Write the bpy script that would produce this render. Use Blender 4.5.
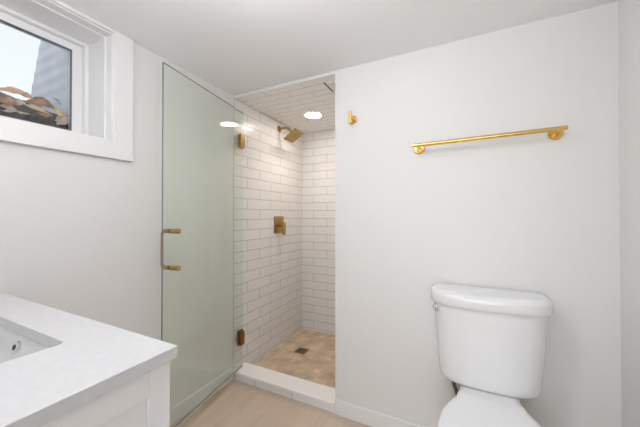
import bpy, bmesh, math, random
from mathutils import Vector, Matrix
for o in list(bpy.data.objects):
    bpy.data.objects.remove(o)
SC = bpy.context.scene
COL = SC.collection
R = math.radians
random.seed(7)

# ------------------------------------------------------------------ camera, world, exposure
CAMZ = 1.1967
cd = bpy.data.cameras.new('camera'); cam = bpy.data.objects.new('camera', cd); COL.objects.link(cam)
cd.sensor_fit = 'HORIZONTAL'; cd.sensor_width = 36.0; cd.lens = 281.677 * 36 / 640
cd.clip_start = 0.02
cam.location = (0, 0, CAMZ)
cam.rotation_euler = (R(90.412), 0, R(26.1786))
SC.camera = cam
W = bpy.data.worlds.new('overcast_sky'); SC.world = W; W.use_nodes = True
bg = W.node_tree.nodes['Background']; bg.inputs[0].default_value = (0.90, 0.95, 1.0, 1); bg.inputs[1].default_value = 1.15
SC.view_settings.view_transform = 'Standard'; SC.view_settings.look = 'None'
SC.view_settings.gamma = 1; SC.view_settings.use_curve_mapping = False
SC.view_settings.exposure = 0.0
# fill lamp added behind the camera, as daylight from an unseen hall window
ad = bpy.data.lights.new('hall_fill_light', 'AREA'); ad.shape = 'RECTANGLE'; ad.size = 1.7; ad.size_y = 1.5; ad.energy = 30; ad.color = (0.98, 1.0, 1.04)
ao = bpy.data.objects.new('hall_fill_light', ad); COL.objects.link(ao); ao.location = (0.0, -2.62, 1.15); ao.rotation_euler = (R(90), 0, 0)
VANITY_E, ROOM_E, SHOWER_E = 16.0, 35.0, 64.0
DOWN_E = 14.0

# ------------------------------------------------------------------ dimensions (metres)
YW, XL, XJ, XR = 1.58, -1.4861, -0.6734, 0.5941      # back wall, left wall, opening jamb, right wall
YS, CEIL, SCEIL = 2.597, 2.081, 2.062                # shower back wall, ceilings
YR = -0.145                                          # rear wall

# ------------------------------------------------------------------ materials
def M(name, col, rough=0.5, metal=0.0, spec=0.5, coat=0.0):
    m = bpy.data.materials.new(name); m.use_nodes = True
    b = m.node_tree.nodes['Principled BSDF']
    b.inputs['Base Color'].default_value = (*col, 1); b.inputs['Roughness'].default_value = rough
    b.inputs['Metallic'].default_value = metal; b.inputs['Specular IOR Level'].default_value = spec
    b.inputs['Coat Weight'].default_value = coat
    return m
def nt(m): return m.node_tree.nodes, m.node_tree.links, m.node_tree.nodes['Principled BSDF']
def bump_noise(m, scale, strength, dist=0.002, detail=3):
    N, L, b = nt(m)
    tc = N.new('ShaderNodeTexCoord'); n = N.new('ShaderNodeTexNoise'); bp = N.new('ShaderNodeBump')
    n.inputs['Scale'].default_value = scale; n.inputs['Detail'].default_value = detail
    bp.inputs['Strength'].default_value = strength; bp.inputs['Distance'].default_value = dist
    L.new(tc.outputs['Object'], n.inputs['Vector']); L.new(n.outputs['Fac'], bp.inputs['Height'])
    L.new(bp.outputs['Normal'], b.inputs['Normal'])
    return m
def speckle(m, c1, c2, scale, lo=0.35, hi=0.65):
    N, L, b = nt(m)
    tc = N.new('ShaderNodeTexCoord'); n = N.new('ShaderNodeTexNoise'); r = N.new('ShaderNodeValToRGB')
    n.inputs['Scale'].default_value = scale; n.inputs['Detail'].default_value = 4
    r.color_ramp.elements[0].color = (*c1, 1); r.color_ramp.elements[1].color = (*c2, 1)
    r.color_ramp.elements[0].position = lo; r.color_ramp.elements[1].position = hi
    L.new(tc.outputs['Object'], n.inputs['Vector']); L.new(n.outputs['Fac'], r.inputs['Fac'])
    L.new(r.outputs['Color'], b.inputs['Base Color'])
    return m

wall_paint = bump_noise(M('wall_paint', (0.80, 0.792, 0.775), 0.7, spec=0.3), 130, 0.22, 0.0015)
ceil_paint = bump_noise(M('ceiling_paint', (0.92, 0.922, 0.925), 0.8, spec=0.2), 120, 0.15, 0.0015)
trim_paint = M('trim_paint', (0.85, 0.848, 0.842), 0.38)
cab_paint = M('cabinet_paint', (0.92, 0.92, 0.925), 0.35)
quartz = speckle(M('white_quartz', (0.88, 0.88, 0.885), 0.22), (0.64, 0.645, 0.65), (0.67, 0.675, 0.68), 60)
porcelain = M('porcelain', (0.82, 0.82, 0.82), 0.10, coat=0.3)
seat_plastic = M('seat_plastic', (0.87, 0.87, 0.87), 0.18)
chrome = M('chrome', (0.75, 0.75, 0.76), 0.12, 1.0)
curb_stone = speckle(M('white_curb_stone', (0.89, 0.87, 0.85), 0.25), (0.93, 0.91, 0.885), (0.95, 0.935, 0.915), 50)
dark_gap = M('dark_opening', (0.02, 0.02, 0.022), 0.7)
gold = speckle(M('polished_gold', (0.86, 0.56, 0.16), 0.24, 1.0), (0.74, 0.48, 0.145), (0.80, 0.54, 0.18), 40)
brushed = bump_noise(speckle(M('brushed_brass', (0.46, 0.30, 0.13), 0.34, 1.0), (0.43, 0.28, 0.115), (0.50, 0.335, 0.15), 60), 300, 0.08, 0.0005)
bronze = speckle(M('dark_brass', (0.26, 0.14, 0.05), 0.32, 1.0), (0.22, 0.12, 0.04), (0.32, 0.18, 0.07), 60)  # darker brass tone for the lower hinge
drain_metal = M('bronze_drain', (0.42, 0.32, 0.21), 0.4, 1.0)
hose_mat = bump_noise(M('braided_hose', (0.16, 0.12, 0.11), 0.5, 0.4), 600, 0.4, 0.001)
grille_white = M('white_plastic_grille', (0.82, 0.82, 0.81), 0.5)
sweep_vinyl = M('clear_vinyl_sweep', (0.62, 0.60, 0.52), 0.35)
galv = speckle(M('galvanised_steel', (0.5, 0.54, 0.6), 0.6, 0.1), (0.70, 0.74, 0.79), (0.80, 0.84, 0.88), 8)
soil = bump_noise(speckle(M('dark_soil', (0.06, 0.05, 0.045), 0.95), (0.035, 0.03, 0.028), (0.13, 0.11, 0.10), 30), 60, 0.7, 0.01)
foundation = M('concrete_foundation', (0.45, 0.45, 0.45), 0.9)

def emis(name, col, s):
    m = bpy.data.materials.new(name); m.use_nodes = True; N = m.node_tree.nodes; L = m.node_tree.links; N.clear()
    o = N.new('ShaderNodeOutputMaterial'); e = N.new('ShaderNodeEmission')
    e.inputs[0].default_value = (*col, 1); e.inputs[1].default_value = s
    L.new(e.outputs[0], o.inputs[0]); return m
lamp_shower = emis('shower_lamp_lens', (1.0, 0.89, 0.78), SHOWER_E)
lamp_added_globe = emis('added_globe_glow', (0.99, 1.0, 1.055), ROOM_E)
lamp_added_down = emis('added_downlight_lens', (0.99, 1.0, 1.055), DOWN_E)
lamp_added_vanity = emis('added_vanity_glass', (0.99, 1.0, 1.055), VANITY_E)

def glass_mat(name, tint, ior=1.5, haze=0.0, haze_col=(0.8, 0.85, 0.8)):
    m = bpy.data.materials.new(name); m.use_nodes = True; N = m.node_tree.nodes; L = m.node_tree.links; N.clear()
    o = N.new('ShaderNodeOutputMaterial'); tr = N.new('ShaderNodeBsdfTransparent'); gl = N.new('ShaderNodeBsdfGlossy')
    mx = N.new('ShaderNodeMixShader'); fr = N.new('ShaderNodeFresnel'); ge = N.new('ShaderNodeNewGeometry'); mi = N.new('ShaderNodeMix')
    mi.inputs['A'].default_value = ior; mi.inputs['B'].default_value = 1 / ior
    L.new(ge.outputs['Backfacing'], mi.inputs['Factor']); L.new(mi.outputs['Result'], fr.inputs['IOR'])
    tr.inputs[0].default_value = (*tint, 1); gl.inputs['Roughness'].default_value = 0.0
    L.new(fr.outputs[0], mx.inputs[0]); L.new(gl.outputs[0], mx.inputs[2])
    if haze:
        df = N.new('ShaderNodeBsdfDiffuse'); df.inputs[0].default_value = (*haze_col, 1)
        m2 = N.new('ShaderNodeMixShader'); m2.inputs[0].default_value = haze
        L.new(tr.outputs[0], m2.inputs[1]); L.new(df.outputs[0], m2.inputs[2]); L.new(m2.outputs[0], mx.inputs[1])
    else:
        L.new(tr.outputs[0], mx.inputs[1])
    L.new(mx.outputs[0], o.inputs[0]); return m
shower_glass = glass_mat('green_tinted_glass', (0.964, 0.986, 0.964))
window_glass = glass_mat('window_glass', (0.95, 0.96, 0.97))
glass_edge = M('green_glass_edge', (0.22, 0.235, 0.235), 0.15)

def tile_mat(name, ua, va, uo, vo, bw=0.305, bh=0.0815, c1=(0.845, 0.832, 0.815), c2=(0.825, 0.808, 0.79), mortar=(0.53, 0.475, 0.42),
             msize=0.0026, rough=0.24, wobble=0.12, offset=0.5, vary=None):
    m = M(name, c1, rough, spec=0.32)
    N, L, b = nt(m)
    tc = N.new('ShaderNodeTexCoord'); sp = N.new('ShaderNodeSeparateXYZ'); cb = N.new('ShaderNodeCombineXYZ')
    L.new(tc.outputs['Object'], sp.inputs[0])
    for ax, off, k in ((ua, uo, 0), (va, vo, 1)):
        a = N.new('ShaderNodeMath'); a.operation = 'SUBTRACT'; a.inputs[1].default_value = off
        L.new(sp.outputs['XYZ'.index(ax)], a.inputs[0]); L.new(a.outputs[0], cb.inputs[k])
    br = N.new('ShaderNodeTexBrick'); br.offset = offset; br.offset_frequency = 2; br.squash = 1.0
    br.inputs['Scale'].default_value = 1.0; br.inputs['Brick Width'].default_value = bw; br.inputs['Row Height'].default_value = bh
    br.inputs['Mortar Size'].default_value = msize; br.inputs['Mortar Smooth'].default_value = 0.15; br.inputs['Bias'].default_value = 0
    br.inputs['Color1'].default_value = (*c1, 1); br.inputs['Color2'].default_value = (*c2, 1); br.inputs['Mortar'].default_value = (*mortar, 1)
    L.new(cb.outputs[0], br.inputs['Vector'])
    colout = br.outputs['Color']
    if vary:
        nz = N.new('ShaderNodeTexNoise'); nz.inputs['Scale'].default_value = vary[0]; nz.inputs['Detail'].default_value = 5
        rp = N.new('ShaderNodeValToRGB'); rp.color_ramp.elements[0].color = (*vary[1], 1); rp.color_ramp.elements[1].color = (*vary[2], 1)
        rp.color_ramp.elements[0].position = 0.3; rp.color_ramp.elements[1].position = 0.7
        mm = N.new('ShaderNodeMix'); mm.data_type = 'RGBA'; mm.blend_type = 'MULTIPLY'; mm.inputs['Factor'].default_value = 1
        mp = N.new('ShaderNodeMapping'); mp.inputs['Scale'].default_value = vary[3]
        L.new(tc.outputs['Object'], mp.inputs[0]); L.new(mp.outputs[0], nz.inputs['Vector']); L.new(nz.outputs['Fac'], rp.inputs['Fac'])
        L.new(colout, mm.inputs['A']); L.new(rp.outputs['Color'], mm.inputs['B']); colout = mm.outputs['Result']
    L.new(colout, b.inputs['Base Color'])
    inv = N.new('ShaderNodeMath'); inv.operation = 'SUBTRACT'; inv.inputs[0].default_value = 1; L.new(br.outputs['Fac'], inv.inputs[1])
    n = N.new('ShaderNodeTexNoise'); n.inputs['Scale'].default_value = 14; n.inputs['Detail'].default_value = 1; L.new(tc.outputs['Object'], n.inputs['Vector'])
    mu = N.new('ShaderNodeMath'); mu.operation = 'MULTIPLY_ADD'; mu.inputs[1].default_value = wobble
    L.new(n.outputs['Fac'], mu.inputs[0]); L.new(inv.outputs[0], mu.inputs[2])
    bp = N.new('ShaderNodeBump'); bp.inputs['Strength'].default_value = 0.5; bp.inputs['Distance'].default_value = 0.002
    L.new(mu.outputs[0], bp.inputs['Height']); L.new(bp.outputs['Normal'], b.inputs['Normal'])
    ra = N.new('ShaderNodeMix'); ra.inputs['A'].default_value = rough; ra.inputs['B'].default_value = 0.8
    L.new(br.outputs['Fac'], ra.inputs['Factor']); L.new(ra.outputs['Result'], b.inputs['Roughness'])
    return m
ZO = SCEIL - 28 * 0.0815
tile_left = tile_mat('subway_tile_left', 'Y', 'Z', YW, ZO)
tile_back = tile_mat('subway_tile_back', 'X', 'Z', XL + 0.134, ZO)
tile_right = tile_mat('subway_tile_right', 'Y', 'Z', YW, ZO)
tile_ceil = tile_mat('subway_tile_ceiling', 'X', 'Y', XL + 0.1, YW, c1=(0.91, 0.895, 0.875), c2=(0.89, 0.87, 0.85))
tile_curb = tile_mat('curb_front_tile', 'X', 'Z', -0.674 - 3 * 0.305, -0.030, c1=(0.89, 0.89, 0.885), c2=(0.89, 0.89, 0.885), mortar=(0.42, 0.42, 0.42), offset=0.0)
mosaic = tile_mat('beige_shower_mosaic', 'X', 'Y', -1.5, 1.6, 0.052, 0.052, (0.70, 0.555, 0.41), (0.59, 0.465, 0.335), (0.64, 0.53, 0.41), 0.0025, 0.5, 0.05,
                  vary=(9, (0.78, 0.76, 0.74), (1.15, 1.14, 1.12), (1, 1, 1)))
plank = tile_mat('greige_plank', 'Y', 'X', 0.33, -0.70, 1.22, 0.18, (0.63, 0.51, 0.40), (0.575, 0.46, 0.36), (0.50, 0.40, 0.305), 0.0011, 0.42, 0.0,
                 vary=(5, (0.94, 0.94, 0.935), (1.06, 1.06, 1.06), (4, 0.8, 1)), offset=0.37)

# ------------------------------------------------------------------ mesh helpers
def finish(name, bm, mat, parent=None, smooth=35, bevel=0.0, seg=2):
    bmesh.ops.recalc_face_normals(bm, faces=bm.faces)
    me = bpy.data.meshes.new(name); bm.to_mesh(me); bm.free()
    for m in (mat if isinstance(mat, (list, tuple)) else [mat]): me.materials.append(m)
    if smooth:
        for p in me.polygons: p.use_smooth = True
        me.set_sharp_from_angle(angle=R(smooth))
    o = bpy.data.objects.new(name, me); COL.objects.link(o)
    if bevel:
        b = o.modifiers.new('bevel', 'BEVEL'); b.width = bevel; b.segments = seg; b.limit_method = 'ANGLE'; b.angle_limit = R(40)
        b.harden_normals = False
    if parent is not None:
        o.parent = parent
        o.matrix_parent_inverse = Matrix.Translation(parent.location).inverted() if parent.parent is None and parent.type == 'EMPTY' else Matrix()
    return o
def box(bm, x0, x1, y0, y1, z0, z1, mi=0):
    vs = [bm.verts.new(p) for p in ((x0,y0,z0),(x1,y0,z0),(x1,y1,z0),(x0,y1,z0),(x0,y0,z1),(x1,y0,z1),(x1,y1,z1),(x0,y1,z1))]
    fs = [bm.faces.new([vs[i] for i in q]) for q in ((3,2,1,0),(4,5,6,7),(0,1,5,4),(1,2,6,5),(2,3,7,6),(3,0,4,7))]
    for f in fs: f.material_index = mi
    return vs
def bx(*a):
    bm = bmesh.new(); box(bm, *a); return bm
def boxes(*bs):
    bm = bmesh.new()
    for b in bs: box(bm, *b)
    return bm
def loft(bm, rings, cap0=True, cap1=True):
    vr = [[bm.verts.new(p) for p in r] for r in rings]; n = len(vr[0])
    for a, b in zip(vr, vr[1:]):
        for i in range(n): bm.faces.new((a[i], a[(i+1)%n], b[(i+1)%n], b[i]))
    if cap0: bm.faces.new(vr[0][::-1])
    if cap1: bm.faces.new(vr[-1])
    return vr
def basis(d):
    d = Vector(d).normalized(); u = d.cross((0,0,1) if abs(d.z) < 0.9 else (1,0,0)).normalized(); return u, d.cross(u)
def lathe(bm, origin, axis, prof, seg=32):
    o = Vector(origin); a = Vector(axis).normalized(); u, v = basis(a)
    rings = [[o + a*h + (u*math.cos(2*math.pi*k/seg) + v*math.sin(2*math.pi*k/seg))*max(r, 1e-5) for k in range(seg)] for h, r in prof]
    loft(bm, rings)
    return bm
def cyl(bm, p0, p1, r, seg=24, ch=0.0):
    p0 = Vector(p0); p1 = Vector(p1); L = (p1-p0).length
    prof = [(0, r), (L, r)] if not ch else [(0, r-ch), (ch, r), (L-ch, r), (L, r-ch)]
    return lathe(bm, p0, p1-p0, prof, seg)
def tube(bm, pts, r, seg=16):
    pts = [Vector(p) for p in pts]; rings = []; u = None
    for i, p in enumerate(pts):
        d = ((pts[min(i+1, len(pts)-1)] - p).normalized() + (p - pts[max(i-1, 0)]).normalized()).normalized()
        if u is None: u = basis(d)[0]
        u = (u - d*u.dot(d)).normalized(); v = d.cross(u)
        rr = r[i] if isinstance(r, (list, tuple)) else r
        rings.append([p + (u*math.cos(2*math.pi*k/seg) + v*math.sin(2*math.pi*k/seg))*rr for k in range(seg)])
    loft(bm, rings); return bm
def arc(c, a, b, t0, t1, r, n=8):
    c = Vector(c); a = Vector(a); b = Vector(b)
    return [c + (a*math.cos(t0+(t1-t0)*k/n) + b*math.sin(t0+(t1-t0)*k/n))*r for k in range(n+1)]
def fill_hole(bm, outer, inner, z0, z1):
    n = len(outer); assert n == len(inner)
    q = [[bm.verts.new((x, y, z)) for x, y in lp] for z in (z0, z1) for lp in (outer, inner)]
    for i in range(n):
        j = (i+1) % n
        bm.faces.new((q[0][i], q[1][i], q[1][j], q[0][j])); bm.faces.new((q[2][i], q[2][j], q[3][j], q[3][i]))
        bm.faces.new((q[0][i], q[0][j], q[2][j], q[2][i])); bm.faces.new((q[1][i], q[3][i], q[3][j], q[1][j]))
    return bm
def rrect(x0, x1, y0, y1, r, n=6):
    p = []
    rs = r if isinstance(r, (list, tuple)) else (r,)*4      # corners: x1y0, x1y1, x0y1, x0y0
    for (cx, cy, t, rr) in ((x1-rs[0], y0+rs[0], -90, rs[0]), (x1-rs[1], y1-rs[1], 0, rs[1]), (x0+rs[2], y1-rs[2], 90, rs[2]), (x0+rs[3], y0+rs[3], 180, rs[3])):
        for k in range(n+1):
            a = R(t + 90*k/n); p.append((cx + rr*math.cos(a), cy + rr*math.sin(a)))
    return p
def thing(name, label, cat, loc=(0,0,0), group=None):
    o = bpy.data.objects.new(name, None); COL.objects.link(o); o.location = loc; o.empty_display_size = 0.05
    tag(o, label, cat, group); return o
def tag(o, label, cat, group=None, kind=None):
    o['label'] = label; o['category'] = cat
    if group: o['group'] = group
    if kind: o['kind'] = kind
    return o
def struct(name, bm, mat, label, cat, **k):
    o = finish(name, bm, mat, **k); tag(o, label, cat, kind='structure'); return o

# ------------------------------------------------------------------ room shell
struct('floor', bx(XL-0.1, XR+0.1, YR-0.1, YW, -0.06, 0.0), plank, 'light greige wood plank floor of the bathroom', 'floor', smooth=0)
struct('ceiling', bx(XL-0.36, XR+0.1, YR-0.1, YW+0.0, CEIL, CEIL+0.08), ceil_paint, 'flat white painted ceiling of the bathroom', 'ceiling', smooth=0)
# left wall with the deep window opening
WY0, WY1, WZ0, WZ1 = 0.02, 0.768, 1.553, 2.066
XO = XL - 0.34
struct('wall_left', boxes((XO, XL, YR-0.1, YW, -0.02, WZ0), (XO, XL, YR-0.1, YW, WZ1, CEIL), (XO, XL, YR-0.1, WY0, WZ0, WZ1), (XO, XL, WY1, YW, WZ0, WZ1)),
       wall_paint, 'pale grey painted wall under and beside the high window', 'wall', smooth=0)
struct('wall_back', boxes((XJ, XR+0.1, YW, YW+0.12, -0.02, CEIL), (XL, XJ, YW, YW+0.0115, SCEIL, CEIL+0.02)), wall_paint,
       'pale grey painted wall behind the toilet and towel bar', 'wall', smooth=0)
struct('wall_right', bx(XR, XR+0.1, YR-0.1, YW, -0.02, CEIL), wall_paint, 'pale grey side wall at the right edge beyond the toilet', 'wall', smooth=0)
DX0, DX1, DZ = -0.44, 0.44, 2.03
struct('wall_rear', boxes((XL-0.1, DX0, YR-0.1, YR, -0.02, CEIL), (DX1, XR+0.1, YR-0.1, YR, -0.02, CEIL), (DX0, DX1, YR-0.1, YR, DZ, CEIL)), wall_paint,
       'pale grey wall with the open doorway behind the camera', 'wall', smooth=0)
struct('floor_hall', bx(-1.5, 1.5, -2.72, YR-0.1, -0.06, 0.0), plank, 'light wood plank floor of the hall behind the doorway', 'floor', smooth=0)
struct('ceiling_hall', bx(-1.5, 1.5, -2.72, YR-0.1, 2.3, 2.38), ceil_paint, 'white ceiling of the hall behind the doorway', 'ceiling', smooth=0)
struct('wall_hall_left', bx(-1.5, -1.4, -2.72, YR-0.1, -0.02, 2.3), wall_paint, 'pale grey left wall of the hall', 'wall', smooth=0)
struct('wall_hall_right', bx(1.4, 1.5, -2.72, YR-0.1, -0.02, 2.3), wall_paint, 'pale grey right wall of the hall', 'wall', smooth=0)
struct('wall_hall_far', boxes((-1.4, -0.85, -2.72, -2.64, -0.02, 2.3), (0.85, 1.4, -2.72, -2.64, -0.02, 2.3), (-0.85, 0.85, -2.72, -2.64, -0.02, 0.40), (-0.85, 0.85, -2.72, -2.64, 1.90, 2.3)), wall_paint,
       'pale grey unseen hall wall with an opening added for daylight', 'wall', smooth=0)  # unseen window opening, added to bring daylight in behind the camera
struct('wall_hall_near', boxes((-1.5, XL-0.1, YR-0.1, YR, -0.02, 2.3), (XR+0.1, 1.5, YR-0.1, YR, -0.02, 2.3), (XL-0.1, XR+0.1, YR-0.1, YR, CEIL+0.08, 2.3)), wall_paint,
       'pale grey hall wall around the bathroom doorway', 'wall', smooth=0)
# shower recess
XI = XJ + 0.003
struct('wall_shower_left', bx(XO, XL, YW, YS+0.1, -0.02, SCEIL), tile_left, 'white subway tile wall carrying the shower head and valve', 'wall', smooth=0)
struct('wall_shower_back', bx(XL, XJ, YS, YS+0.1, -0.02, SCEIL), tile_back, 'white subway tile wall at the far end of the shower', 'wall', smooth=0)
struct('wall_shower_right', bx(XJ, XJ+0.1, YW+0.12, YS+0.1, -0.02, SCEIL), tile_right, 'white subway tile wall of the shower hidden by the jamb', 'wall', smooth=0)
struct('ceiling_shower', bx(XL, XJ, YW+0.012, YS, SCEIL, SCEIL+0.06), tile_ceil, 'subway tiled ceiling inside the shower recess', 'ceiling', smooth=0)
struct('floor_shower', bx(XL, XJ, YW+0.10, YS, -0.05, 0.004), mosaic, 'beige mosaic tile floor inside the shower', 'floor', smooth=0)
# baseboards
def baseboard(name, x0, x1, y0, y1, label, axis):
    bm = bx(x0, x1, y0, y1, 0.0, 0.092)
    struct(name, bm, trim_paint, label, 'baseboard', smooth=0, bevel=0.004)
baseboard('baseboard_back', XJ+0.001, XR, YW-0.014, YW, 'white baseboard along the wall behind the toilet', 'x')
baseboard('baseboard_left', XL, XL+0.014, 0.445, YW-0.013, 'white baseboard seen through the open glass door', 'y')
baseboard('baseboard_right', XR-0.014, XR, YR, YW-0.014, 'white baseboard along the right wall below the frame', 'y')
# thin metal edge trim where the tile begins
struct('trim_1', boxes((XL-0.001, XL+0.003, YW-0.003, YW+0.003, 0.064, SCEIL)), M('tile_edge_trim', (0.62, 0.60, 0.57), 0.4),
       'thin pale edge strip where shower tile meets painted wall', 'trim', smooth=0)

# ------------------------------------------------------------------ window
win = finish('window_1', fill_hole(bmesh.new(), [(0,0),(1,0),(1,1),(0,1)], [(.2,.2),(.8,.2),(.8,.8),(.2,.8)], 0, 1), trim_paint)
bpy.data.meshes.remove(win.data)
win = bpy.data.objects.new('window_1', None); COL.objects.link(win)
tag(win, 'high basement window set deep in the left wall with white trim', 'window', kind='structure')
def frame_x(bm, x0, x1, y0, y1, z0, z1, wl, wr, wb, wt):
    outer = [(y0, z0), (y1, z0), (y1, z1), (y0, z1)]; inner = [(y0+wl, z0+wb), (y1-wr, z0+wb), (y1-wr, z1-wt), (y0+wl, z1-wt)]
    fill_hole(bm, outer, inner, x0, x1)
    for v in bm.verts: v.co = Vector((v.co.z, v.co.x, v.co.y))
    return bm
finish('window_casing', frame_x(bmesh.new(), XL, XL+0.018, WY0-0.088, WY1+0.088, 1.467, CEIL-0.001, 0.088, 0.088, WZ0-1.467, CEIL-0.001-WZ1), trim_paint, win, smooth=0, bevel=0.002)
finish('jamb_extension', frame_x(bmesh.new(), XL-0.045, XL+0.003, WY0, WY1, WZ0, WZ1, 0.004, 0.004, 0.004, 0.004), trim_paint, win, smooth=0)
finish('window_reveal', frame_x(bmesh.new(), XL-0.215, XL-0.045, WY0, WY1, WZ0, WZ1, 0.011, 0.011, 0.008, 0.008), trim_paint, win, smooth=0)
finish('window_frame', frame_x(bmesh.new(), XL-0.26, XL-0.190, WY0, WY1, WZ0, WZ1, 0.026, 0.026, 0.022, 0.022), trim_paint, win, smooth=0, bevel=0.002)
sash = finish('sash', frame_x(bmesh.new(), XL-0.25, XL-0.215, WY0+0.026, WY1-0.026, WZ0+0.022, WZ1-0.022, 0.043, 0.043, 0.037, 0.034), trim_paint, win, smooth=0, bevel=0.003)
finish('glazing_bead', frame_x(bmesh.new(), XL-0.226, XL-0.2135, WY0+0.069, WY1-0.069, WZ0+0.059, WZ1-0.056, 0.0035, 0.0035, 0.0035, 0.0035), M('grey_gasket', (0.16, 0.17, 0.18), 0.6), sash, smooth=0)
pane = finish('window_pane', bx(XL-0.236, XL-0.230, WY0+0.066, WY1-0.066, WZ0+0.056, WZ1-0.052), window_glass, sash, smooth=0)

# window well outside
wp = bmesh.new()
NY = 60
ring_in, ring_out = [], []
yA = 0.735
prof = [(yA, 1.45), (yA, 2.32)]
pts = [(-1.83, yA), (-2.10, yA+0.01), (-2.17, yA)]
# corrugated steel side of the well; its outer edge leans back towards the house at the top
rows = 90
vs0 = []; vs1 = []
for th, lst in ((0.0, vs0), (0.006, vs1)):
    for i in range(rows+1):
        z = 1.40 + 0.98*i/rows
        xo = -2.30 + (z - 1.83)*0.42
        y = yA + 0.0015*math.sin(z*2*math.pi/0.068) + th
        lst.append([wp.verts.new((-1.828, y, z)), wp.verts.new((xo, y, z))])
for lst in (vs0, vs1):
    for i in range(rows): wp.faces.new((lst[i][0], lst[i][1], lst[i+1][1], lst[i+1][0]))
for i in range(rows):
    for k in (0, 1): wp.faces.new((vs0[i][k], vs0[i+1][k], vs1[i+1][k], vs1[i][k]))
for i in (0, rows): wp.faces.new((vs0[i][0], vs0[i][1], vs1[i][1], vs1[i][0]))
tag(finish('window_well_wall', wp, galv), 'blue grey ribbed metal side of the window well outside the glass', 'window well')

# sloping soil bank in the well
sb = bmesh.new()
n, mth = 36, 30
grid = []
for i in range(n+1):
    row = []
    for j in range(mth+1):
        d = 1.3*(i/n)**1.5
        x = XL - 0.262 - d; ymin = 0.034 if x > XO-0.03 else -0.5
        y = ymin + (0.728-ymin)*j/mth
        z = 1.665 + 0.22*min(d, 0.55)/0.55 + 0.012*math.sin(9*y+4*x) + 0.02*math.sin(17*y-11*x)*min(1, d*4)
        row.append(sb.verts.new((x, y, z)))
    grid.append(row)
low = [[sb.verts.new((v.co.x, v.co.y, WZ0+0.001 if v.co.x > XO-0.03 else 1.38)) for v in row] for row in grid]
for i in range(n):
    for j in range(mth):
        sb.faces.new((grid[i][j], grid[i+1][j], grid[i+1][j+1], grid[i][j+1]))
        sb.faces.new((low[i][j], low[i][j+1], low[i+1][j+1], low[i+1][j]))
for i in range(n):
    for j in (0, mth): sb.faces.new((grid[i][j], grid[i+1][j], low[i+1][j], low[i][j]))
for j in range(mth):
    for i in (0, n): sb.faces.new((grid[i][j], grid[i][j+1], low[i][j+1], low[i][j]))
struct('floor_window_well', sb, soil, 'dark soil bank in the window well outside the glass', 'ground', smooth=60)

# ------------------------------------------------------------------ shower curb
t = thing('shower_curb', 'low white tiled curb with a quartz slab across the shower entry', 'shower curb', (-1.08, YW+0.05, 0))
finish('curb_tile', bx(XL+0.001, XJ-0.0005, YW-0.004, YW+0.12, 0.0005, 0.0415), tile_curb, t, smooth=0)
finish('curb_shadow_line', bx(XL+0.001, XJ-0.0005, YW-0.0032, YW+0.119, 0.0416, 0.0454), M('curb_shadow_line', (0.33, 0.33, 0.33), 0.9), t, smooth=0)  # dark grey strip painting in the shadow line under the slab
finish('curb_slab', bx(XL+0.001, XJ-0.001, YW-0.013, YW+0.127, 0.0455, 0.064), curb_stone, t, smooth=0, bevel=0.0025)

# ------------------------------------------------------------------ shower door
ANG = R(9.6); HX, HY = XL + 0.030, 1.646
Dv = Vector((math.sin(ANG), -math.cos(ANG), 0)); Nv = Vector((math.cos(ANG), math.sin(ANG), 0))
H0 = Vector((HX, HY, 0)); TH = 0.0095; DL = 0.737; DZ0, DZ1 = 0.079, 1.970
def dp(s, off, z): return H0 + Dv*s + Nv*off + Vector((0, 0, z))
door = thing('glass_shower_door', 'frameless clear green-tinted glass shower door swung open against the left wall', 'shower door', (HX, HY, 0.07))
def dbox(bm, s0, s1, o0, o1, z0, z1, mi=0):
    c = [(s0,o0,z0),(s1,o0,z0),(s1,o1,z0),(s0,o1,z0),(s0,o0,z1),(s1,o0,z1),(s1,o1,z1),(s0,o1,z1)]
    vs = [bm.verts.new(dp(*p)) for p in c]
    for q in ((3,2,1,0),(4,5,6,7),(0,1,5,4),(1,2,6,5),(2,3,7,6),(3,0,4,7)): bm.faces.new([vs[i] for i in q]).material_index = mi
bm = bmesh.new(); dbox(bm, 0, DL, -TH/2, TH/2, DZ0, DZ1)
for f in bm.faces:
    if abs(f.normal.dot(Nv)) < 0.5: f.material_index = 1
bm.normal_update()
for f in bm.faces: f.material_index = 0 if abs(f.normal.dot(Nv)) > 0.5 or f.normal.dot(Dv) < -0.5 else 1
finish('glass_panel', bm, [shower_glass, glass_edge], door, smooth=0)
bm = bmesh.new(); dbox(bm, 0.01, DL-0.002, -0.004, 0.004, 0.068, DZ0-0.0005)
finish('bottom_sweep', bm, sweep_vinyl, door, smooth=0)
for zc, mt in ((1.753, brushed), (0.285, bronze)):
    bm = bmesh.new(); box(bm, XL+0.0005, XL+0.007, HY-0.026, HY+0.030, zc-0.05, zc+0.05)
    hg = finish('hinge', bm, mt, door, smooth=0, bevel=0.0015)
    hg['label'] = 'brass wall hinge of the glass door'
    bm = bmesh.new(); cyl(bm, (HX-0.004, HY+0.012, zc-0.022), (HX-0.004, HY+0.012, zc+0.022), 0.010, 20, 0.001)
    box(bm, XL+0.006, HX, HY+0.004, HY+0.020, zc-0.022, zc+0.022)
    finish('hinge_barrel', bm, mt, hg, bevel=0.001)
    bm = bmesh.new()
    for sgn in (-1, 1):
        o0, o1 = sorted((sgn*(TH/2+0.0005), sgn*(TH/2+0.0085)))
        dbox(bm, -0.006, 0.046, o0, o1, zc-0.05, zc-0.022); dbox(bm, 0.006, 0.046, o0, o1, zc-0.022, zc+0.022); dbox(bm, -0.006, 0.046, o0, o1, zc+0.022, zc+0.05)
    finish('glass_clamp', bm, mt, hg, smooth=0, bevel=0.001)
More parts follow.
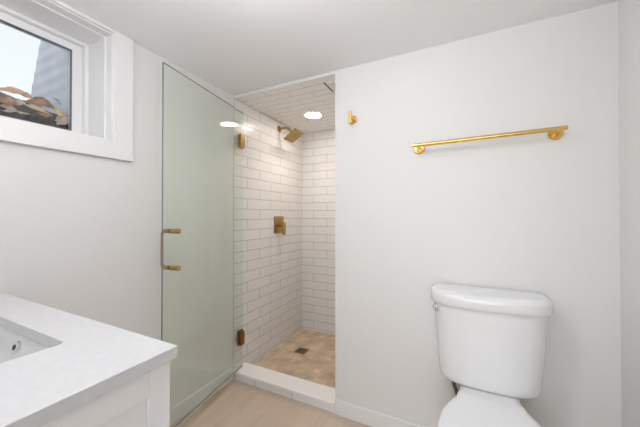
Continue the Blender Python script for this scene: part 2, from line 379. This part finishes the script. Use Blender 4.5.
# D-shaped pull on the wall side, its posts ending in round caps on this side
hd_s, zt, zb = 0.684, 1.116, 0.926
bm = bmesh.new()
off = -0.056; rr = 0.022
path = [dp(hd_s, -TH/2-0.0005, zt)] + [dp(hd_s, off+rr, zt)] + [dp(hd_s, off+rr-rr*math.sin(a), zt-rr+rr*math.cos(a)) for a in [math.pi/2*k/8 for k in range(1, 9)]]
path += [dp(hd_s, off+rr-rr*math.cos(a), zb+rr-rr*math.sin(a)) for a in [math.pi/2*k/8 for k in range(0, 9)]] + [dp(hd_s, -TH/2-0.0005, zb)]
tube(bm, path, [0.0115]*2 + [0.0115-0.0045*k/8 for k in range(1, 9)] + [0.0070+0.0045*k/8 for k in range(0, 9)] + [0.0115], 18)
hn = finish('door_handle', bm, brushed, door); hn['label'] = 'brass D-shaped pull handle'
for z in (zt, zb):
    bm = bmesh.new()
    lathe(bm, dp(hd_s, TH/2+0.0003, z), Nv, [(0, 0.0125), (0.003, 0.0135), (0.005, 0.0125), (0.024, 0.0125), (0.027, 0.010), (0.031, 0.010), (0.035, 0.0135), (0.044, 0.0145), (0.050, 0.0125), (0.054, 0.007), (0.0545, 0.001)], 24)
    finish('handle_knob', bm, brushed, hn)

# ------------------------------------------------------------------ shower fittings
t = thing('shower_fixture', 'brushed brass square shower head on a bent arm high on the tile', 'shower head', (XL, 2.164, 1.996))
finish('wall_flange', lathe(bmesh.new(), (XL+0.0005, 2.164, 1.996), (1,0,0), [(0, 0.03), (0.004, 0.03), (0.009, 0.026), (0.012, 0.014)], 28), brushed, t)
a0 = Vector((XL+0.006, 2.164, 1.996))
pts = [a0, Vector((-1.43, 2.164, 1.996)), Vector((-1.405, 2.164, 1.994)), Vector((-1.385, 2.164, 1.985)), Vector((-1.368, 2.164, 1.970)), Vector((-1.352, 2.164, 1.950)), Vector((-1.338, 2.164, 1.932))]
finish('shower_arm', tube(bmesh.new(), pts, 0.0105, 18), brushed, t)
th = R(31); ux = Vector((math.cos(th), 0, math.sin(th))); un = Vector((math.sin(th), 0, -math.cos(th))); uy = Vector((0,1,0)); hc = Vector((-1.323, 2.162, 1.911))
def hb(bm, a, b, c0, c1):
    vs = [bm.verts.new(hc + ux*sx*a + uy*sy*b + un*c) for c in (c0, c1) for sx, sy in ((-1,-1),(1,-1),(1,1),(-1,1))]
    for q in ((3,2,1,0),(4,5,6,7),(0,1,5,4),(1,2,6,5),(2,3,7,6),(3,0,4,7)): bm.faces.new([vs[i] for i in q])
bm = bmesh.new(); hb(bm, 0.074, 0.074, -0.005, 0.005)
hp = finish('shower_head', bm, brushed, t, smooth=0, bevel=0.0015)
bm = bmesh.new()
for i in range(7):
    for j in range(7):
        c = hc + ux*(-0.057+0.019*i) + uy*(-0.057+0.019*j) + un*0.0049
        cyl(bm, c, c+un*0.002, 0.003, 8)
finish('spray_nozzles', bm, M('nozzle_rubber', (0.25, 0.18, 0.10), 0.6), hp)
bm = bmesh.new(); lathe(bm, hc + un*-0.028, un, [(0, 0.010), (0.006, 0.015), (0.014, 0.015), (0.0225, 0.018)], 20)
finish('swivel_joint', bm, brushed, t)

t = thing('shower_valve', 'brushed brass square valve plate with lever on the tiled wall', 'shower valve', (XL, 2.16, 1.11))
finish('escutcheon_plate', bx(XL+0.0005, XL+0.008, 2.083, 2.235, 1.035, 1.190), brushed, t, smooth=0, bevel=0.002)
finish('valve_stem', cyl(bmesh.new(), (XL+0.008, 2.160, 1.112), (XL+0.048, 2.160, 1.112), 0.021, 28, 0.0015), brushed, t)
bm = bmesh.new(); box(bm, XL+0.048, XL+0.066, 2.139, 2.181, 1.020, 1.134)
finish('valve_lever', bm, brushed, t, smooth=0, bevel=0.003)

t = thing('shower_drain', 'small square bronze drain in the beige shower floor', 'drain', (-1.243, 2.163, 0.004))
finish('drain_rim', fill_hole(bmesh.new(), rrect(-1.295, -1.191, 2.111, 2.215, 0.003, 2), rrect(-1.283, -1.203, 2.123, 2.203, 0.002, 2), 0.0045, 0.0075), drain_metal, t, smooth=0)
bm = bmesh.new()
for k in range(7): box(bm, -1.283, -1.203, 2.125+0.0115*k, 2.1305+0.0115*k, 0.0046, 0.0068)
finish('drain_grate', bm, drain_metal, t, smooth=0)
finish('drain_well', bx(-1.283, -1.203, 2.123, 2.203, 0.0041, 0.0045), M('drain_shadow', (0.05, 0.04, 0.03), 0.7), t, smooth=0)

def downlight(name, x, y, zc, r, mat, label, watts, col):
    t = thing(name, label, 'ceiling light', (x, y, zc))
    finish('light_trim', lathe(bmesh.new(), (x, y, zc-0.0003), (0,0,-1), [(0, r+0.012), (0.004, r+0.011), (0.006, r+0.004), (0.0055, r-0.001), (0.0005, r-0.002)], 40), trim_paint, t)
    finish('light_lens', lathe(bmesh.new(), (x, y, zc-0.0030), (0,0,-1), [(0, r-0.002), (0.0035, r-0.003), (0.005, r*0.7)], 40), mat, t)
    sd = bpy.data.lights.new('downlight_beam', 'SPOT'); sd.energy = watts; sd.color = col; sd.spot_size = R(125); sd.spot_blend = 1.0; sd.shadow_soft_size = r*0.8
    so = bpy.data.objects.new('downlight_beam', sd); COL.objects.link(so); so.parent = t; so.location = (0, 0, -0.012)
downlight('shower_downlight', -1.118, 2.140, SCEIL, 0.070, lamp_shower, 'round glowing recessed light in the tiled shower ceiling', 13.0, (1.0, 0.89, 0.78))
downlight('added_room_downlight', -0.30, 0.74, CEIL, 0.075, lamp_added_down, 'round recessed light added above the frame to brighten the room', 9.0, (0.99, 1.0, 1.055))  # unseen downlight added to brighten the floor and walls
GX, GY, GZ = -0.48, 0.52, 1.885  # unseen globe lamp added to even out light on walls and ceiling
t = thing('added_globe_light', 'unseen opal globe light added under the ceiling to even the light', 'ceiling light', (GX, GY, CEIL))
finish('light_canopy', lathe(bmesh.new(), (GX, GY, CEIL-0.0003), (0,0,-1), [(0, 0.06), (0.012, 0.06), (0.02, 0.05), (0.022, 0.010), (0.14, 0.010)], 32), gold, t)
bm = bmesh.new(); bmesh.ops.create_uvsphere(bm, u_segments=28, v_segments=16, radius=0.085, matrix=Matrix.Translation((GX, GY, GZ)))
finish('light_globe', bm, lamp_added_globe, t)

t = thing('ceiling_vent', 'small white vent at the jamb end of the tiled shower ceiling', 'vent', (-0.73, 1.725, SCEIL))
finish('vent_cover', bx(-0.772, XJ-0.002, 1.652, 1.800, SCEIL-0.010, SCEIL-0.0003), grille_white, t, smooth=0, bevel=0.002)
finish('vent_gap', bx(-0.786, -0.7722, 1.652, 1.800, SCEIL-0.0039, SCEIL-0.0003), dark_gap, t, smooth=0)

# ------------------------------------------------------------------ gold wall accessories
t = thing('robe_hook', 'small gold peg hook high on the wall beside the shower opening', 'hook', (-0.553, YW, 1.763))
finish('hook_base', lathe(bmesh.new(), (-0.553, YW-0.0003, 1.763), (0,-1,0), [(0, 0.021), (0.007, 0.021), (0.009, 0.019), (0.009, 0.008), (0.033, 0.007)], 28), gold, t)
finish('hook_peg', cyl(bmesh.new(), (-0.562, YW-0.040, 1.728), (-0.562, YW-0.040, 1.802), 0.0085, 24, 0.0015), gold, t)
t = thing('towel_bar', 'long gold towel bar on the wall above the toilet', 'towel bar', (0.1, YW, 1.555))
for x, z in ((-0.187, 1.553), (0.387, 1.560)):
    fl = finish('bar_flange', lathe(bmesh.new(), (x, YW-0.0003, z), (0,-1,0), [(0, 0.028), (0.007, 0.028), (0.010, 0.025), (0.010, 0.011)], 32), gold, t)
    finish('bar_post', cyl(bmesh.new(), (x, YW-0.010, z), (x, YW-0.070, z+0.004), 0.0085, 20), gold, fl)
finish('bar_rod', cyl(bmesh.new(), (-0.211, YW-0.070, 1.556), (0.410, YW-0.070, 1.564), 0.0095, 28, 0.001), gold, t)

# ------------------------------------------------------------------ vanity
VT = 0.918
CX1, CY1 = -0.541, 0.4095
FX1, FY1 = -0.554, 0.401
t = thing('vanity_cabinet', 'white shaker vanity cabinet under the quartz worktop', 'cabinet', (-1.03, 0.15, 0))
B0 = YR + 0.004
finish('cabinet_body', boxes((XL+0.002, XL+0.02, B0, FY1-0.022, 0.10, VT-0.0270), (FX1-0.036, FX1-0.018, B0, FY1-0.022, 0.10, VT-0.0270), (XL+0.02, FX1-0.036, B0, B0+0.01, 0.10, VT-0.0270), (XL+0.02, FX1-0.036, B0+0.01, FY1-0.022, 0.10, 0.118), (XL+0.03, FX1-0.04, B0, FY1-0.085, 0.001, 0.10)), cab_paint, t, smooth=0)
sp = finish('side_panel', boxes((FX1-0.018, FX1-0.009, B0, FY1-0.01, 0.001, VT-0.0265),
        (FX1-0.009, FX1, FY1-0.045, FY1, 0.001, VT-0.0265), (FX1-0.009, FX1, B0, B0+0.05, 0.001, VT-0.0265),
        (FX1-0.009, FX1, B0+0.05, FY1-0.045, VT-0.083, VT-0.0265), (FX1-0.009, FX1, B0+0.05, FY1-0.045, 0.10, 0.17)), cab_paint, t, smooth=0, bevel=0.0012)
finish('face_frame', boxes((XL+0.002, FX1-0.0185, FY1-0.022, FY1-0.004, 0.10, VT-0.0265)), cab_paint, t, smooth=0)
for x0, x1, kx in ((XL+0.03, -1.045, -1.075), (-1.039, FX1-0.03, -1.009)):
    dr = finish('cabinet_door', boxes((x0, x1, FY1-0.0038, FY1+0.005, 0.13, VT-0.05), (x0, x0+0.055, FY1+0.005, FY1+0.014, 0.13, VT-0.05), (x1-0.055, x1, FY1+0.005, FY1+0.014, 0.13, VT-0.05),
            (x0+0.055, x1-0.055, FY1+0.005, FY1+0.014, VT-0.105, VT-0.05), (x0+0.055, x1-0.055, FY1+0.005, FY1+0.014, 0.13, 0.185)), cab_paint, t, smooth=0)
SX0, SX1, SY0, SY1 = -1.250, -0.776, 0.015, 0.310
top = finish('quartz_worktop', fill_hole(bmesh.new(), rrect(XL+0.002, CX1, YR+0.002, CY1, 0.002, 5), rrect(SX0, SX1, SY0, SY1, 0.014, 5), VT-0.026, VT), quartz, smooth=30, bevel=0.0015)
tag(top, 'white quartz worktop with a square edge on the vanity', 'worktop')
t = thing('sink_basin', 'white undermount rectangular sink in the quartz worktop', 'sink', ((SX0+SX1)/2, (SY0+SY1)/2, VT-0.026))
def ring(i, z, r): return [(x, y, z) for x, y in rrect(SX0-i, SX1+i, SY0-i, SY1+i, r, 6)]
finish('basin_bowl', (lambda bm: (loft(bm, [ring(0.028, VT-0.0265, 0.03), ring(0.008, VT-0.0265, 0.02), ring(0.006, VT-0.038, 0.02), ring(-0.002, VT-0.10, 0.03), ring(-0.016, VT-0.138, 0.04), ring(-0.04, VT-0.152, 0.04),
        ring(-0.13, VT-0.158, 0.02)], cap0=False, cap1=True), bm)[1])(bmesh.new()), porcelain, t, smooth=60)
bm = bmesh.new(); lathe(bm, ((SX0+SX1)/2, (SY0+SY1)/2, VT-0.1575), (0,0,1), [(0, 0.024), (0.003, 0.024), (0.004, 0.018), (0.001, 0.016)], 28)
finish('basin_drain', bm, chrome, t)
ov = Vector((-1.040, SY1+0.0020, 0.853))
def oval(bm, c, a, b, y0, y1, n=28, rot=0.0):
    cr, sr = math.cos(rot), math.sin(rot)
    loft(bm, [[(c.x+a*math.cos(2*math.pi*k/n)*cr-b*math.sin(2*math.pi*k/n)*sr, y, c.z+a*math.cos(2*math.pi*k/n)*sr+b*math.sin(2*math.pi*k/n)*cr) for k in range(n)] for y in (y0, y1)])
bm = bmesh.new(); oval(bm, ov, 0.030, 0.0105, ov.y+0.002, ov.y-0.003, rot=R(36))
orn = finish('overflow_ring', bm, chrome, t, bevel=0.001)
bm = bmesh.new(); oval(bm, ov, 0.013, 0.0060, ov.y-0.0029, ov.y-0.0034, rot=R(36))
finish('overflow_hole', bm, dark_gap, orn)

# unseen vanity lamp added on the rear wall to light the room
t = thing('added_vanity_light', 'unseen three globe vanity light added behind the camera for room light', 'wall light', (-1.03, YR, 1.93))
finish('light_backplate', bx(-1.33, -0.73, YR+0.0005, YR+0.022, 1.90, 1.96), gold, t, smooth=0, bevel=0.002)
for x in (-1.25, -1.03, -0.81):
    s = finish('light_socket', lathe(bmesh.new(), (x, YR+0.022, 1.93), (0,1,0), [(0, 0.02), (0.03, 0.02), (0.034, 0.03), (0.036, 0.03)], 20), gold, t)
    bm = bmesh.new(); bmesh.ops.create_uvsphere(bm, u_segments=20, v_segments=12, radius=0.05, matrix=Matrix.Translation((x, YR+0.104, 1.93)))
    finish('light_globe', bm, lamp_added_vanity, s)

# ------------------------------------------------------------------ toilet
TX = 0.114
toilet = thing('toilet', 'white two-piece toilet with closed lid against the back wall', 'toilet', (TX, 1.2, 0))
def plan(hw, yf, yb, rf, rb, z, bow=0.0, n=72):
    yc = yf + (yb-yf)*0.68; res = []
    for k in range(n):
        a = 2*math.pi*k/n; c, q = math.cos(a), math.sin(a)
        p = 2.9 if q < 0 else 5.0
        x = hw*math.copysign(abs(c)**(2/p), c); y = yc + ((yc-yf) if q < 0 else (yb-yc))*math.copysign(abs(q)**(2/p), q)
        res.append((TX+x, y, z))
    return res
YF, YB = 1.378, 1.562
def tk(z, hw, yf): return plan(hw, yf, YB, 0.085, 0.02, z, 0.014)
rings = [plan(0.165, YF+0.035, YB-0.02, 0.07, 0.015, 0.444, 0.014), plan(0.187, YF+0.015, YB-0.008, 0.08, 0.018, 0.447, 0.014), plan(0.195, YF+0.009, YB-0.002, 0.085, 0.02, 0.455, 0.014), tk(0.471, 0.199, YF+0.006)]
rings += [tk(0.471+(0.800-0.471)*k/6, 0.199+0.0235*k/6, YF+0.006-0.012*k/6) for k in range(1, 7)]
bm = bmesh.new(); loft(bm, rings)
tank = finish('tank', bm, porcelain, toilet, smooth=50)
LF = YF-0.018
def lp(z, i, bow=0.016): return plan(0.236-i, LF+i, YB+0.008-i*0.6, 0.092-i*0.5, 0.025, z, bow)
bm = bmesh.new(); loft(bm, [lp(0.7975, 0.010), lp(0.7975, 0.002), lp(0.802, 0.0), lp(0.836, 0.0), lp(0.845, 0.003), lp(0.851, 0.010), lp(0.8545, 0.020), lp(0.8565, 0.035)])
finish('tank_lid', bm, porcelain, toilet, smooth=60)
# lever on the left flank of the tank
LA = Vector((-0.86, -0.51, 0)); LP = Vector((TX-0.2085, YF+0.062, 0.766))
bm = bmesh.new(); lathe(bm, LP, LA, [(0, 0.017), (0.006, 0.017), (0.010, 0.013), (0.015, 0.011)], 24)
lv = finish('flush_lever', bm, chrome, toilet)
LT = Vector((0.51, -0.86, 0))
bm = bmesh.new(); tube(bm, [LP+LA*0.011-LT*0.006, LP+LA*0.012+LT*0.01, LP+LA*0.013+LT*0.022-Vector((0,0,0.003)), LP+LA*0.012+LT*0.032-Vector((0,0,0.005))], [0.007, 0.0085, 0.0095, 0.006], 14)
finish('lever_arm', bm, chrome, lv)
# bowl and pedestal
def ell(z, hw, yf, yb, hwb=None, n=48, p=2.3):
    cy = (yf+yb)/2; out = []
    for k in range(n):
        a = 2*math.pi*k/n; c, s = math.cos(a), math.sin(a)
        x = hw*math.copysign(abs(c)**(2/p), c); y = cy+(yb-yf)/2*math.copysign(abs(s)**(2/p), s)
        if hwb is not None and y > cy: x *= 1+(hwb/hw-1)*min(1, ((y-cy)/((yb-yf)/2))**1.5)
        out.append((TX+x, y, z))
    return out
bm = bmesh.new()
loft(bm, [ell(0.001, 0.118, 0.98, 1.50), ell(0.02, 0.118, 0.98, 1.50), ell(0.035, 0.108, 1.0, 1.49), ell(0.12, 0.098, 1.01, 1.47), ell(0.20, 0.105, 0.97, 1.46), ell(0.28, 0.140, 0.90, 1.45, 0.11), ell(0.335, 0.172, 0.85, 1.45, 0.115), ell(0.38, 0.181, 0.832, 1.46, 0.115), ell(0.398, 0.181, 0.832, 1.46, 0.115), ell(0.402, 0.170, 0.845, 1.45, 0.11)])
loft(bm, [[(x, y, z) for x, y in rrect(TX-w, TX+w, 1.33, 1.53, 0.03, 6)] for z, w in ((0.34, 0.09), (0.40, 0.105), (0.430, 0.112), (0.438, 0.108), (0.4435, 0.09))])
finish('toilet_bowl', bm, porcelain, toilet, smooth=50)
LOUT = [(0.106, 1.376), (0.118, 1.366), (0.121, 1.350), (0.126, 1.325), (0.142, 1.295), (0.160, 1.255), (0.175, 1.205), (0.184, 1.140), (0.187, 1.075), (0.184, 1.010), (0.173, 0.945), (0.152, 0.888), (0.120, 0.848), (0.080, 0.826), (0.040, 0.818)]
def lout(i, z, dz=0.0):
    P = LOUT
    cy = 1.10
    pts = []
    for x, y in P: pts.append((x, y))
    pts.append((0.0, 0.816))
    pts += [(-x, y) for x, y in P[::-1]]
    res = []
    for x, y in pts:
        s = 1-i/0.187; sy = 1-i/0.28
        res.append((TX+x*s, cy+(y-cy)*sy, z + dz*(1-(x/0.187)**2)))
    return res
bm = bmesh.new(); loft(bm, [lout(0.006, 0.4025), lout(0.001, 0.406), lout(0.0, 0.414), lout(0.003, 0.419)])
finish('toilet_seat', bm, seat_plastic, toilet, smooth=50)
bm = bmesh.new(); loft(bm, [lout(0.004, 0.4210), lout(0.0, 0.4235), lout(0.0, 0.433), lout(0.003, 0.4375), lout(0.010, 0.4405), lout(0.03, 0.4425, 0.001), lout(0.07, 0.444, 0.002), lout(0.12, 0.445, 0.002)])
finish('seat_cover', bm, seat_plastic, toilet, smooth=50)
for s in (-1, 1):
    bm = bmesh.new(); lathe(bm, (TX+s*0.105, 1.20, 0.02), (s,0,0.2), [(0, 0.014), (0.012, 0.014), (0.02, 0.008)], 16)
    finish('bolt_cap', bm, porcelain, toilet)

t = thing('water_supply', 'dark braided water hose below the left of the toilet tank', 'supply hose', (-0.06, YW, 0.2))
finish('supply_hose', tube(bmesh.new(), [(-0.022, 1.470, 0.4435), (-0.023, 1.470, 0.42), (-0.020, 1.474, 0.40), (-0.012, 1.482, 0.37), (-0.004, 1.495, 0.33), (-0.002, 1.508, 0.28), (-0.004, 1.512, 0.22), (-0.005, 1.514, 0.175)], 0.0085, 12), hose_mat, t)
bm = bmesh.new(); cyl(bm, (-0.005, YW-0.0005, 0.17), (-0.005, 1.50, 0.17), 0.009, 18); lathe(bm, (-0.005, YW-0.0005, 0.17), (0,-1,0), [(0, 0.028), (0.003, 0.028), (0.006, 0.012)], 24)
finish('stop_valve', bm, chrome, t)
bm = bmesh.new(); oval(bm, Vector((-0.005, 0, 0.17)), 0.020, 0.012, 1.499, 1.488)
finish('valve_handle', bm, chrome, t, bevel=0.002)

# ------------------------------------------------------------------ leaves in the window well
def leaf_mesh(L, Wd, curl, bend, seed, lobes=0):
    rnd = random.Random(seed); bm = bmesh.new(); n = 14; top = []
    for th in (0.0, 0.0012):
        rows = []
        for i in range(n+1):
            s = i/n; w = Wd*0.5*(math.sin(math.pi*min(1, s*0.98+0.01))**0.75)*(1-0.25*s)
            if lobes: w *= 0.72+0.28*abs(math.cos(s*math.pi*lobes))
            w = max(w, 0.0012)
            z = bend*math.sin(math.pi*s*0.9)*L; row = []
            for j in range(-3, 4):
                q = j/3
                row.append(bm.verts.new((s*L, q*w, z + curl*abs(q)**1.6*w + th + 0.004*math.sin(7*s+seed+q))))
            rows.append(row)
        top.append(rows)
    a, b = top
    for i in range(n):
        for j in range(6):
            bm.faces.new((a[i][j], a[i+1][j], a[i+1][j+1], a[i][j+1])); bm.faces.new((b[i][j], b[i][j+1], b[i+1][j+1], b[i+1][j]))
        for j in (0, 6): bm.faces.new((a[i][j], a[i+1][j], b[i+1][j], b[i][j]))
    for i in (0, n):
        for j in range(6): bm.faces.new((a[i][j], a[i][j+1], b[i][j+1], b[i][j]))
    tube(bm, [(-0.25*L, 0, 0.004), (-0.1*L, 0, 0.002), (0.02*L, 0, 0.001), (0.5*L, 0, 0.002+bend*math.sin(math.pi*0.45)*L)], [0.0014, 0.0014, 0.0014, 0.0008], 6)
    return bm
def leafmat(name, c1, c2): return bump_noise(speckle(M(name, c1, 0.75), c1, c2, 45), 120, 0.4, 0.002)
L_or = leafmat('orange_leaf', (0.62, 0.30, 0.14), (0.80, 0.50, 0.30))
L_br = leafmat('brown_leaf', (0.26, 0.15, 0.09), (0.45, 0.28, 0.18))
L_ye = leafmat('yellow_leaf', (0.62, 0.50, 0.20), (0.80, 0.70, 0.38))
L_be = leafmat('beige_leaf', (0.42, 0.32, 0.24), (0.62, 0.50, 0.40))
LEAVES = []
def leaf(mat, px, rot, L, Wd, curl, bend, seed, label, lobes=0):
    o = finish('fallen_leaf', leaf_mesh(L, Wd, curl, bend, seed, lobes), mat, smooth=50)
    o.location = px; o.rotation_euler = [R(a) for a in rot]
    tag(o, label, 'leaf', 'fallen leaves in the window well'); LEAVES.append(o)
def bed(x, y):
    d = XL-0.262-x
    return 1.665 + 0.22*min(d, 0.55)/0.55 + 0.012*math.sin(9*y+4*x) + 0.02*math.sin(17*y-11*x)*min(1, d*4)
# the ones one can tell apart
leaf(L_or, (-1.775, 0.47, 1.735), (60, -8, 78), 0.085, 0.045, 0.3, 0.10, 1, 'orange brown leaf highest in the heap at the left edge of the window', 2)
leaf(L_or, (-1.790, 0.53, 1.750), (70, 10, 85), 0.060, 0.030, 0.4, 0.15, 2, 'small orange leaf pointing right from the top of the heap', 2)
leaf(L_ye, (-1.762, 0.535, 1.700), (75, 12, 92), 0.115, 0.018, 0.3, 0.12, 3, 'long pale yellow leaf lying across the middle of the heap')
leaf(L_ye, (-1.760, 0.655, 1.722), (80, 62, 88), 0.070, 0.026, 0.3, 0.10, 4, 'broad pale yellow leaf hanging down at right of the heap')
leaf(L_ye, (-1.757, 0.675, 1.712), (80, 72, 95), 0.058, 0.014, 0.3, 0.14, 5, 'narrow yellow leaf beside the broad hanging one')
leaf(L_ye, (-1.755, 0.520, 1.652), (70, -4, 90), 0.045, 0.016, 0.3, 0.10, 6, 'short yellow green leaf lowest against the glass')
leaf(L_be, (-1.758, 0.655, 1.640), (75, -30, 80), 0.080, 0.062, 0.5, 0.16, 7, 'crumpled beige leaf in the lower right corner of the pane', 3)
leaf(L_br, (-1.765, 0.555, 1.712), (70, -6, 85), 0.075, 0.050, 0.5, 0.10, 8, 'brown orange leaf curled in the middle of the heap', 2)
leaf(L_br, (-1.765, 0.455, 1.690), (65, 6, 85), 0.080, 0.055, 0.5, 0.14, 9, 'large brown leaf under the orange one at the left edge', 2)
leaf(L_be, (-1.760, 0.460, 1.655), (70, 0, 88), 0.075, 0.050, 0.4, 0.12, 10, 'dull tan leaf low at the left edge against the glass', 2)
leaf(L_br, (-1.800, 0.620, 1.735), (70, 14, 80), 0.055, 0.036, 0.5, 0.10, 11, 'small reddish brown leaf behind the broad yellow one', 2)
leaf(L_be, (-1.790, 0.665, 1.775), (75, 40, 90), 0.035, 0.012, 0.3, 0.10, 12, 'tiny grey tan leaf stuck above the others near the metal side')
leaf(L_br, (-1.785, 0.585, 1.742), (65, 4, 80), 0.060, 0.040, 0.5, 0.12, 13, 'rust brown leaf on top of the heap behind the long yellow one', 2)
leaf(L_be, (-1.762, 0.500, 1.690), (72, -12, 86), 0.055, 0.036, 0.5, 0.12, 14, 'pale brown leaf below the left end of the long yellow one', 2)
leaf(L_br, (-1.758, 0.590, 1.672), (74, -3, 88), 0.060, 0.036, 0.4, 0.10, 15, 'dark brown leaf low in the middle against the glass', 2)
leaf(L_be, (-1.772, 0.690, 1.690), (74, 10, 84), 0.055, 0.040, 0.5, 0.14, 17, 'grey tan leaf above the crumpled one in the lower right corner', 2)
